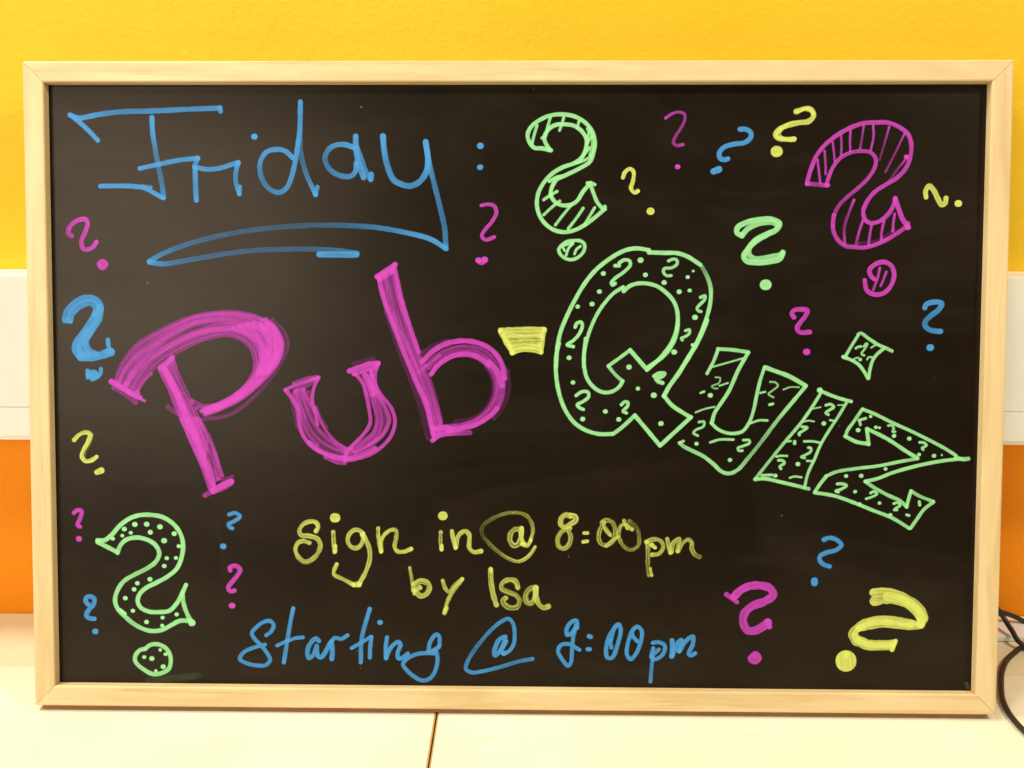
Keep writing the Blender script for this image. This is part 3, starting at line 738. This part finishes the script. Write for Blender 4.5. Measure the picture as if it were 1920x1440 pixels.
  (2.52,"773,2011 776,2011",[0.97]),
  (3.32,"871,1970 875,1970",[0.97]),
  (2.87,"917,1794 921,1795",[0.97]),
  (2.41,"371,2047 374,2047",[0.97]),
  (2.64,"573,1868 576,1868",[0.97]),
  (2.76,"433,1820 436,1820",[0.97]),
  (2.64,"656,1819 660,1819",[0.97]),
  (2.52,"875,2089 903,2104 937,2104 920,2086 886,2075 898,2058 927,2046",[0.9]),
  (2.07,"392,1966 429,1990 466,1987 469,1958 435,1929 401,1909 412,1892 438,1880",[0.92]),
  (2.06,"673,1910 693,1928 713,1925 711,1902 685,1870 705,1859",[0.9])]),
 ("letter","green outlined letter U with tiny question marks and dashes","G",[
  (2.19,"1265,2258 1354,2253 1453,2238",[0.85]),
  (2.05,"1266,2254 1238,2179 1200,2106",[0.9]),
  (2.32,"1450,2234 1390,2124 1337,2000 1276,1904 1250,1862 1233,1800",[0.92]),
  (2.06,"1230,1800 1265,1766 1313,1742 1368,1735 1423,1749 1463,1801 1489,1877 1508,1974 1527,2063 1553,2146",[0.93]),
  (2.60,"1557,2146 1622,2122 1705,2091 1808,2033",[0.9]),
  (2.32,"1808,2030 1741,1947 1641,1823 1540,1684 1459,1580 1399,1510 1344,1486 1296,1499 1247,1544 1184,1592 1115,1626 1060,1654 1036,1674",[0.9,0.9,0.85,0.65,0.5,0.55,0.8,0.9,0.9,0.8,0.75]),
  (1.79,"1036,1674 1059,1686",[0.8]),
  (1.10,"1235,2148 1321,2172 1416,2200",[0.85]),
  (0.96,"1253,2083 1281,2079 1274,2048 1230,2027 1247,2014 1265,2014",[0.65]),
  (1.03,"1278,2031 1329,2048",[0.85]),
  (1.37,"1162,1986 1183,1994",[0.9]),
  (2.88,"1220,1971 1224,1971",[0.97]),
  (1.10,"1133,1865 1187,1886 1249,1900",[0.8]),
  (1.51,"1154,1805 1185,1807 1182,1779 1134,1755 1121,1737 1148,1720",[0.85]),
  (2.34,"1139,1670 1142,1670",[0.97]),
  (1.51,"1225,1679 1286,1697 1368,1697",[0.9]),
  (1.65,"1430,1694 1465,1694 1468,1677 1424,1656 1397,1645 1404,1628 1424,1628",[0.9]),
  (2.34,"1347,1570 1350,1570",[0.97]),
  (1.09,"1589,2056 1620,2053 1637,2033 1604,2002 1580,1981 1611,1960",[0.75]),
  (1.23,"1529,1987 1559,1994",[0.85]),
  (0.89,"1672,2009 1713,2024 1767,2024",[0.75]),
  (1.64,"1588,1915 1608,1920",[0.95]),
  (1.37,"1477,1801 1524,1817 1576,1817",[0.9])]),
 ("letter","green outlined letter I with tiny question marks and dashes","G",[
  (2.10,"1892,2006 1948,1981 2008,1959 2089,1937",[0.93]),
  (1.90,"1900,1986 1849,1900 1776,1794 1692,1692 1604,1580 1510,1458",[0.9,0.95,0.9,0.8,0.75,0.75]),
  (2.22,"1505,1450 1565,1455 1656,1436 1757,1413 1838,1393",[0.85,0.95,0.95,0.9,0.7]),
  (1.80,"2059,1927 2016,1851 1952,1749 1904,1663 1870,1577 1832,1490 1811,1398",[0.8,0.85,0.95,0.9,0.85]),
  (3.20,"1893,2006 1897,2006",[0.8]),
  (0.90,"1849,1890 1902,1901",[0.85]),
  (1.70,"1934,1913 1964,1919 1982,1901 1955,1883 1935,1865 1950,1855",[0.9]),
  (0.80,"2009,1914 2044,1915",[0.85]),
  (2.61,"1922,1800 1925,1800",[0.97]),
  (1.20,"1961,1821 1991,1815",[0.9]),
  (1.00,"1791,1809 1831,1817 1863,1812",[0.85]),
  (1.71,"1789,1779 1821,1774 1797,1754 1772,1738 1775,1728",[0.9]),
  (1.21,"1697,1687 1722,1690",[0.9]),
  (2.01,"1746,1687 1746,1675",[0.95]),
  (1.41,"1805,1688 1853,1689 1901,1681",[0.9]),
  (1.61,"1831,1650 1846,1647 1847,1627 1814,1604 1790,1591 1810,1586",[0.85]),
  (1.41,"1825,1567 1855,1566",[0.85]),
  (2.51,"1767,1547 1770,1547",[0.97]),
  (1.41,"1634,1593 1664,1598 1701,1597",[0.9]),
  (1.71,"1649,1570 1674,1568 1685,1553 1657,1530 1665,1517",[0.85]),
  (1.61,"1547,1476 1610,1479",[0.85]),
  (2.42,"1629,1474 1632,1474",[0.97]),
  (1.31,"1721,1461 1746,1469 1792,1465",[0.9])]),
 ("letter","green outlined letter Z with tiny question marks and dots","G",[
  (2.01,"2061,1722 2067,1752 2107,1812 2159,1890",[0.85]),
  (2.01,"2159,1890 2236,1860 2344,1807 2463,1754 2583,1695 2672,1648 2739,1606",[0.9]),
  (2.48,"2739,1591 2786,1583 2816,1586",[0.9,0.95,0.7]),
  (2.13,"2763,1585 2645,1570 2498,1539 2351,1496 2262,1460 2186,1441",[0.92]),
  (2.14,"2186,1441 2246,1400 2324,1358 2402,1322 2444,1284",[0.8]),
  (2.14,"2444,1284 2455,1335 2469,1383",[0.93]),
  (2.02,"2469,1383 2520,1353 2607,1318",[0.75]),
  (2.13,"2607,1315 2551,1269 2506,1203 2471,1151",[0.85]),
  (2.14,"2462,1151 2357,1214 2237,1261 2117,1309 1997,1350 1875,1370",[0.8,0.85,0.9,0.92,0.92,0.9]),
  (2.14,"1875,1373 1907,1422 1945,1473",[0.88]),
  (2.02,"1945,1473 2006,1500 2113,1519 2261,1538 2408,1568 2503,1584",[0.8,0.8,0.9,0.92,0.9,0.7]),
  (2.25,"2505,1587 2436,1628 2316,1706 2191,1768",[0.92]),
  (2.25,"2188,1768 2195,1723 2202,1672",[0.9]),
  (2.25,"2199,1675 2127,1687 2055,1722",[0.92]),
  (1.77,"2209,1845 2211,1845",[0.97]),
  (2.49,"2134,1760 2137,1760",[0.97]),
  (2.01,"2243,1778 2245,1778",[0.97]),
  (1.66,"2265,1775 2267,1775",[0.97]),
  (2.37,"2355,1725 2358,1726",[0.97]),
  (2.60,"2449,1709 2452,1709",[0.97]),
  (2.13,"2511,1610 2514,1610",[0.97]),
  (2.37,"2603,1603 2606,1603",[0.97]),
  (1.06,"2652,1608 2653,1608",[0.97]),
  (2.01,"2308,1520 2310,1520",[0.97]),
  (2.14,"2066,1474 2068,1474",[0.97]),
  (2.37,"2159,1476 2161,1476",[0.97]),
  (2.02,"2123,1377 2126,1377",[0.97]),
  (2.02,"2275,1307 2277,1307",[0.97]),
  (2.14,"2343,1233 2346,1233",[0.97]),
  (2.14,"2154,1300 2156,1300",[0.97]),
  (1.66,"2139,1821 2160,1827 2180,1833",[0.9]),
  (1.66,"2142,1818 2148,1794",[0.9]),
  (1.42,"2320,1789 2344,1789 2353,1771 2348,1751 2363,1751",[0.8]),
  (1.54,"2515,1686 2542,1683 2557,1668 2531,1650 2537,1641",[0.9]),
  (1.78,"2014,1425 2049,1425 2070,1414 2038,1392 2006,1380 2021,1374",[0.92]),
  (1.54,"2220,1369 2240,1379 2259,1364 2229,1345 2194,1333",[0.9]),
  (1.54,"2364,1304 2390,1310 2403,1292 2379,1277 2368,1265 2385,1265",[0.9]),
  (1.78,"2521,1317 2524,1296",[0.9]),
  (1.66,"2445,1235 2460,1230",[0.95])]),
 ("lettering","green diamond shaped dot above the letter I of QUIZ","G",[
  (1.99,"2123,2351 2139,2358 2192,2322 2247,2288 2293,2268 2332,2249",[0.75,0.9,0.92,0.9,0.8]),
  (1.81,"2123,2344 2084,2280 2051,2221",[0.9]),
  (2.00,"2035,2210 2081,2194 2127,2167 2159,2130 2188,2080",[0.92]),
  (1.99,"2284,2267 2235,2222 2213,2185 2200,2135 2192,2080",[0.92]),
  (2.00,"2033,2214 2058,2205",[0.9]),
  (1.36,"2111,2265 2125,2274 2143,2276",[0.9]),
  (1.27,"2159,2276 2172,2294 2181,2292 2166,2263 2146,2231 2162,2221",[0.85]),
  (1.00,"2204,2269 2233,2286 2256,2281",[0.85]),
  (1.00,"2088,2189 2108,2203 2126,2208",[0.9]),
  (2.00,"2138,2196 2140,2196",[0.97]),
  (1.09,"2181,2196 2190,2210 2212,2210",[0.85])]),
 ("question_mark","blue question mark below the letter Z","B",[
  (2.74,"1938,1075 1970,1087 2014,1076 2047,1043 2015,1010 1958,995 1918,973 1915,947 1937,921 1977,907",[0.9]),
  (4.20,"1885,816 1885,803",[0.97])]),
 ("question_mark","bold pink question mark near the bottom right","P",[
  (5.08,"1386,711 1426,752 1483,780 1556,783 1611,765 1629,724 1579,685 1500,653 1453,605 1447,546 1473,501 1517,498 1574,528 1600,551",[0.88]),
  (2.76,"1339,726 1405,678",[0.8]),
  (3.20,"1599,560 1611,523",[0.85]),
  (4.37,"1512,331 1526,346 1545,324 1523,306 1499,320 1512,335",[0.85])]),
 ("question_mark","bold yellow slanted question mark in the bottom right corner","Y",[
  (5.78,"2339,722 2426,705 2514,650 2555,584",[0.85]),
  (4.35,"2162,518 2249,556 2357,559 2488,543",[0.85]),
  (4.35,"2141,478 2164,441 2237,412 2346,413",[0.85]),
  (5.42,"2252,745 2338,747 2440,716 2521,665 2566,599 2552,555",[0.9]),
  (5.42,"2259,691 2339,703 2426,692 2500,649 2546,592 2545,547",[0.9]),
  (4.34,"2553,540 2466,532 2357,546 2271,541 2177,522",[0.88]),
  (5.06,"2502,551 2357,574 2270,569 2177,537 2130,485 2138,448 2201,415 2288,403 2368,409",[0.93]),
  (4.35,"2171,448 2237,423 2324,424 2382,428",[0.9]),
  (2.61,"2396,441 2375,384",[0.95]),
  (11.61,"2090,314 2091,307",[0.95]),
  (2.90,"2090,359 2090,344",[0.95])]),
 ("lettering","yellow handwritten word sign","Y",[
  (2.69,"-1232,1107 -1218,1132 -1232,1163 -1268,1168 -1313,1149 -1336,1109 -1325,1081 -1274,1076 -1224,1059 -1205,1020 -1224,963 -1264,924 -1303,912 -1342,940 -1362,988 -1347,1030 -1314,1044 -1274,1033",[0.9,0.9,0.85,0.8,0.75,0.8,0.85,0.8,0.75,0.75,0.8,0.75,0.75,0.85,0.85,0.8,0.7]),
  (5.81,"-1114,1192 -1107,1192",[0.9]),
  (2.46,"-1123,1102 -1120,1043 -1115,975",[0.75]),
  (2.58,"-1111,1015 -1112,981",[0.9]),
  (2.68,"-936,1095 -961,1114 -994,1114 -1025,1083 -1031,1044 -1011,1010 -978,1002 -950,1022 -936,1061 -944,1089",[0.8]),
  (2.79,"-938,1092 -919,1056 -897,1000 -894,938 -917,859 -962,774",[0.9,0.8,0.7,0.75,0.8,0.9]),
  (3.25,"-962,771 -996,770",[0.9]),
  (2.47,"-996,768 -1057,801 -1119,834 -1119,857 -1102,899",[0.9,0.75,0.8,0.9]),
  (2.23,"-841,1129 -839,1062 -824,978",[0.8]),
  (2.46,"-821,983 -821,1051 -793,1096 -754,1119 -729,1113 -729,1063 -738,1012 -721,984 -682,981 -634,999",[0.85,0.8,0.85,0.85,0.7,0.7,0.85,0.9,0.95])]),
 ("lettering","yellow handwritten word in","Y",[
  (5.01,"-438,1209 -432,1209",[0.9]),
  (2.23,"-448,1107 -450,1048 -444,997",[0.7]),
  (2.45,"-442,1020 -442,997",[0.9]),
  (2.56,"-378,1113 -369,1059 -355,1006",[0.85]),
  (2.79,"-352,1012 -347,1060 -325,1099 -291,1113 -269,1088 -269,1049 -269,1010 -241,982 -196,988",[0.85])]),
 ("lettering","yellow at sign with a faint outer loop","Y",[
  (2.11,"143,1018 115,973 77,939 32,925 -24,944 -85,983 -146,1039 -188,1094 -191,1134 -158,1173 -91,1210 -25,1230 42,1230 92,1211 120,1169 129,1119 115,1063",[0.85,0.85,0.8,0.75,0.6,0.42,0.35,0.32,0.3,0.32,0.42,0.52,0.55,0.5,0.55,0.65,0.85]),
  (2.56,"115,1057 93,1026 62,1034",[0.9]),
  (3.11,"48,1127 15,1127 -12,1096 -14,1056 9,1026 37,1034 54,1079 55,1132",[0.72]),
  (2.56,"59,1135 59,1068 76,1035",[0.85])]),
 ("lettering","yellow handwritten time 8:00pm","Y",[
  (3.10,"364,1210 336,1221 306,1199 303,1159 326,1143 364,1163 397,1188 392,1210 358,1218",[0.82]),
  (2.88,"359,1137 309,1115 284,1070 290,1025 321,1008 354,1036 364,1081 345,1132",[0.7]),
  (2.00,"448,1107 470,1107",[0.9]),
  (2.00,"443,1051 468,1055",[0.9]),
  (2.44,"614,1092 581,1133 558,1172 586,1189 625,1173 642,1122 637,1072 598,1033 559,1038 540,1071 547,1127 575,1178",[0.62]),
  (2.22,"609,1100 575,1144 569,1178",[0.6]),
  (2.11,"587,1027 631,1066 659,1083",[0.6]),
  (2.32,"747,1132 708,1162 680,1156 664,1117 670,1067 704,1017 742,1003 784,1028 791,1084 774,1146 730,1185",[0.8,0.8,0.75,0.7,0.6,0.5,0.55,0.5,0.4,0.35,0.4]),
  (2.55,"696,1187 719,1140",[0.7]),
  (2.44,"842,1054 847,995 847,917 854,844",[0.8,0.6,0.55,0.5]),
  (2.55,"836,1054 886,1071 930,1057 942,1018 914,979 873,973",[0.72]),
  (2.55,"870,1035 892,1018",[0.9]),
  (1.88,"863,886 872,844",[0.8]),
  (2.54,"966,1074 975,1030 986,985",[0.7]),
  (2.66,"992,991 1002,1047 1041,1075 1033,1030 1030,996",[0.7]),
  (2.54,"1036,997 1063,1047 1096,1070 1118,1053 1119,1014 1141,975 1169,961",[0.7,0.7,0.75,0.75,0.7,0.6,0.3])]),
 ("lettering","yellow handwritten word by","Y",[
  (2.12,"-643,880 -632,821 -623,759 -615,714",[0.72]),
  (3.47,"-615,776 -570,796 -531,783 -520,749 -542,712 -576,703 -609,731",[0.75]),
  (2.80,"-618,737 -579,754",[0.75]),
  (2.35,"-436,800 -419,750 -397,730 -363,767 -313,811",[0.72]),
  (2.46,"-314,810 -358,750 -397,688 -422,611",[0.72]),
  (2.35,"-411,625 -425,594",[0.8])]),
 ("lettering","yellow handwritten name Isa","Y",[
  (3.12,"-135,873 -132,797 -118,712 -98,648",[0.74]),
  (2.23,"-135,879 -132,862",[0.8]),
  (3.01,"36,759 21,798 -18,809 -62,786 -65,752 -23,730 27,708 47,674 33,640 -11,631 -51,657 -56,679 -40,693",[0.7]),
  (3.12,"150,760 111,751 86,714 94,669 122,664 144,709 151,760",[0.68]),
  (3.23,"147,760 150,698 173,650 201,633 228,642",[0.76])]),
 ("lettering","blue handwritten word Starting","B",[
  (2.48,"-1551,443 -1520,466 -1503,509 -1525,534 -1565,528 -1610,496 -1641,456 -1622,417 -1583,377 -1544,326 -1527,286 -1556,252 -1607,249 -1674,262 -1719,290 -1696,331 -1640,360 -1560,383",[0.86]),
  (2.59,"-1378,617 -1396,532 -1416,418 -1440,270",[0.95,0.85,0.8,0.93]),
  (2.37,"-1481,378 -1419,407 -1368,425 -1318,432",[0.88]),
  (2.81,"-1217,409 -1236,425 -1279,380 -1290,323 -1282,300 -1251,323 -1231,377 -1231,352 -1220,309 -1200,307 -1172,347 -1149,392",[0.87]),
  (3.04,"-1138,404 -1132,347 -1136,296",[0.9]),
  (2.48,"-1138,409 -1115,430 -1076,424 -1036,447",[0.9]),
  (2.69,"-895,616 -924,519 -947,423 -953,275",[0.95,0.85,0.75,0.92]),
  (2.36,"-1011,365 -952,400 -885,440",[0.88]),
  (2.58,"-885,437 -893,372 -896,306",[0.9]),
  (3.14,"-832,531 -828,531",[0.97]),
  (2.58,"-786,436 -795,373 -794,302",[0.9]),
  (2.70,"-792,305 -761,373 -716,407 -702,391 -719,339 -717,305 -694,305 -655,334",[0.9]),
  (2.58,"-526,347 -514,409 -475,458 -457,444 -456,387",[0.88]),
  (2.80,"-461,376 -498,353",[0.85]),
  (2.58,"-509,347 -481,358 -470,325 -470,273 -492,205 -526,170 -571,164 -616,187 -661,226 -686,266 -660,300 -604,329 -548,338 -475,336",[0.88])]),
 ("lettering","blue at sign with a long underline","B",[
  (2.46,"130,307 40,289 -72,254 -184,225 -256,218 -290,241 -279,286 -240,355 -184,429 -128,492 -67,543 -22,561 6,533 17,471 12,403 -16,357 -50,337",[0.75,0.65,0.65,0.8,0.88,0.85,0.75,0.6,0.6,0.7,0.8,0.85,0.85,0.9,0.93]),
  (2.79,"-50,447 -78,430 -100,390 -111,345 -105,327 -78,351 -50,402 -41,447",[0.87]),
  (3.02,"-37,419 -61,374 -66,354 -52,340",[0.87])]),
 ("lettering","blue handwritten time 9:00pm","B",[
  (2.67,"410,509 402,554 368,539 343,496 348,462 377,475 406,530",[0.9]),
  (2.51,"402,513 386,454 378,369 370,284 353,265 320,300 290,360 311,398 361,403 394,386 424,367",[0.88]),
  (2.84,"483,455 494,451",[0.95]),
  (2.68,"476,372 489,372",[0.95]),
  (2.67,"657,528 611,456 591,371 600,320 629,320 666,414 682,499 669,531 644,511 620,431",[0.9]),
  (2.34,"616,431 624,384",[0.9]),
  (2.50,"787,424 753,466 757,495 786,518 813,492 810,432 779,347 746,311 723,338 726,406 749,483",[0.9]),
  (2.50,"883,416 920,420 958,400 950,349 905,313 876,323 887,382",[0.92]),
  (2.50,"880,335 921,374",[0.85]),
  (2.34,"884,323 876,246 871,168",[0.9,0.75,0.9]),
  (2.83,"1004,432 1004,383 1001,330",[0.92]),
  (2.84,"1005,332 1037,417 1062,434 1046,365",[0.92]),
  (2.67,"1050,362 1087,426 1133,459 1133,410 1109,350 1122,339 1148,352",[0.92])]),
 ("question_mark","yellow question mark left of the letter P foot","Y",[
  (2.60,"-2751,1673 -2718,1706 -2679,1721 -2650,1710 -2664,1661 -2694,1609 -2705,1570 -2682,1541 -2643,1545 -2610,1568",[0.96]),
  (1.56,"-2634,1707 -2651,1655 -2681,1603 -2692,1564",[0.45]),
  (3.51,"-2611,1470 -2581,1482",[0.96])]),
 ("question_mark","small pink question mark near the left rail","P",[
  (2.48,"-2760,1213 -2740,1229 -2711,1226 -2718,1187 -2738,1135 -2722,1125",[0.9]),
  (3.26,"-2733,1048 -2729,1048",[0.97])]),
 ("question_mark","small blue question mark right of the dotted green one","B",[
  (2.46,"-1778,1209 -1739,1219 -1710,1197 -1746,1167 -1782,1147 -1775,1128 -1759,1122",[0.9]),
  (3.77,"-1820,1007 -1815,1007",[0.97])]),
 ("question_mark","pink question mark right of the dotted green one","P",[
  (2.86,"-1775,854 -1775,873 -1742,884 -1713,861 -1730,822 -1769,775 -1789,743 -1776,723 -1750,726",[0.88]),
  (3.78,"-1768,630 -1763,630",[0.97])]),
 ("question_mark","blue looped question mark in the lower left corner","B",[
  (2.88,"-2679,630 -2695,650 -2688,676 -2658,680 -2639,664 -2646,631 -2679,591 -2693,558 -2674,542 -2641,539",[0.9]),
  (3.80,"-2639,458 -2635,458",[0.97])]),
 ("question_mark","tall green outlined question mark filled with dots, lower left","G",[
  (2.74,"-2613,1039 -2567,1041 -2521,1077 -2468,1136 -2402,1182 -2337,1202 -2272,1203 -2200,1190 -2136,1151 -2091,1093 -2072,1022 -2080,943 -2113,864 -2173,812 -2245,772 -2311,738 -2351,699 -2364,653 -2345,613 -2293,588 -2228,585 -2163,595 -2116,642 -2083,701 -2056,760",[0.92]),
  (2.74,"-2613,1028 -2555,999 -2490,966",[0.85]),
  (2.74,"-2487,960 -2470,1006 -2430,1045 -2365,1059 -2300,1046 -2248,1014 -2223,962 -2243,909 -2302,863 -2381,823 -2447,783 -2487,730 -2508,665 -2496,612 -2451,560 -2380,501 -2295,466 -2217,470 -2151,503 -2098,530 -2033,531",[0.75,0.9,0.92,0.9,0.85,0.75,0.8,0.85,0.9,0.92,0.75,0.9,0.92,0.92,0.85]),
  (2.74,"-2080,707 -2071,635 -2039,550 -2023,531",[0.85]),
  (4.18,"-2024,517 -2019,518",[0.97]),
  (1.96,"-2476,599 -2444,573",[0.9]),
  (2.87,"-2444,1112 -2440,1112",[0.97]),
  (3.26,"-2377,1142 -2373,1142",[0.97]),
  (3.12,"-2302,1144 -2298,1144",[0.97]),
  (3.25,"-2218,1128 -2214,1128",[0.97]),
  (2.86,"-2279,1093 -2276,1093",[0.97]),
  (2.35,"-2403,1089 -2400,1089",[0.97]),
  (2.22,"-2457,1070 -2454,1070",[0.97]),
  (2.86,"-2128,1085 -2125,1085",[0.97]),
  (3.26,"-2193,1040 -2189,1040",[0.97]),
  (2.34,"-2100,1006 -2097,1006",[0.97]),
  (2.61,"-2518,1051 -2515,1051",[0.97]),
  (2.48,"-2177,929 -2174,929",[0.97]),
  (2.34,"-2119,931 -2116,931",[0.97]),
  (2.74,"-2194,879 -2191,879",[0.97]),
  (2.87,"-2286,794 -2282,794",[0.97]),
  (2.61,"-2366,768 -2363,768",[0.97]),
  (2.61,"-2387,729 -2384,729",[0.97]),
  (2.62,"-2444,672 -2441,672",[0.97]),
  (2.49,"-2397,592 -2394,592",[0.97]),
  (2.48,"-2209,550 -2206,550",[0.97]),
  (2.48,"-2119,571 -2116,571",[0.97]),
  (2.62,"-2311,521 -2308,521",[0.97]),
  (2.22,"-2212,499 -2209,499",[0.97]),
  (2.72,"-2317,353 -2286,375 -2236,378 -2185,350 -2160,295 -2170,226 -2213,196 -2272,187 -2331,216 -2382,263 -2385,301 -2355,340 -2321,349",[0.88]),
  (2.04,"-2226,343 -2224,343",[0.97]),
  (2.21,"-2193,316 -2190,316",[0.97]),
  (2.38,"-2329,296 -2326,296",[0.97]),
  (2.89,"-2281,287 -2278,287",[0.97]),
  (2.89,"-2209,235 -2206,235",[0.97]),
  (1.87,"-2256,208 -2254,208",[0.97])]),
 ("ink_smudge","pale green wiped smudge along the bottom rail","G",[
  (3.40,"-2307,150 -2145,160 -1983,181",[0.025]),
  (5.10,"-2247,155 -2145,161 -2026,175",[0.02])]),
 ("ink_smudge","faint grey wiped streak below the letter P","W",[
  (2.36,"-1862,1173 -1821,953 -1789,716 -1832,529",[0.016])]),
 ("ink_smudge","small whitish scuff in the bottom right corner of the panel","W",[
  (1.98,"2842,176 2849,149",[0.14])]),
]
def num(s): return [(float(a) / 10, float(b) / 10) for a, b in (q.split(',') for q in s.split())]
for name, label, colour, raw in MARKS:
    draw(name, label, colour, [(r[0], num(r[1]), r[2]) if len(r) == 3 else (r[0], num(r[1]), num(r[2]), r[3], r[4], r[5]) for r in raw])
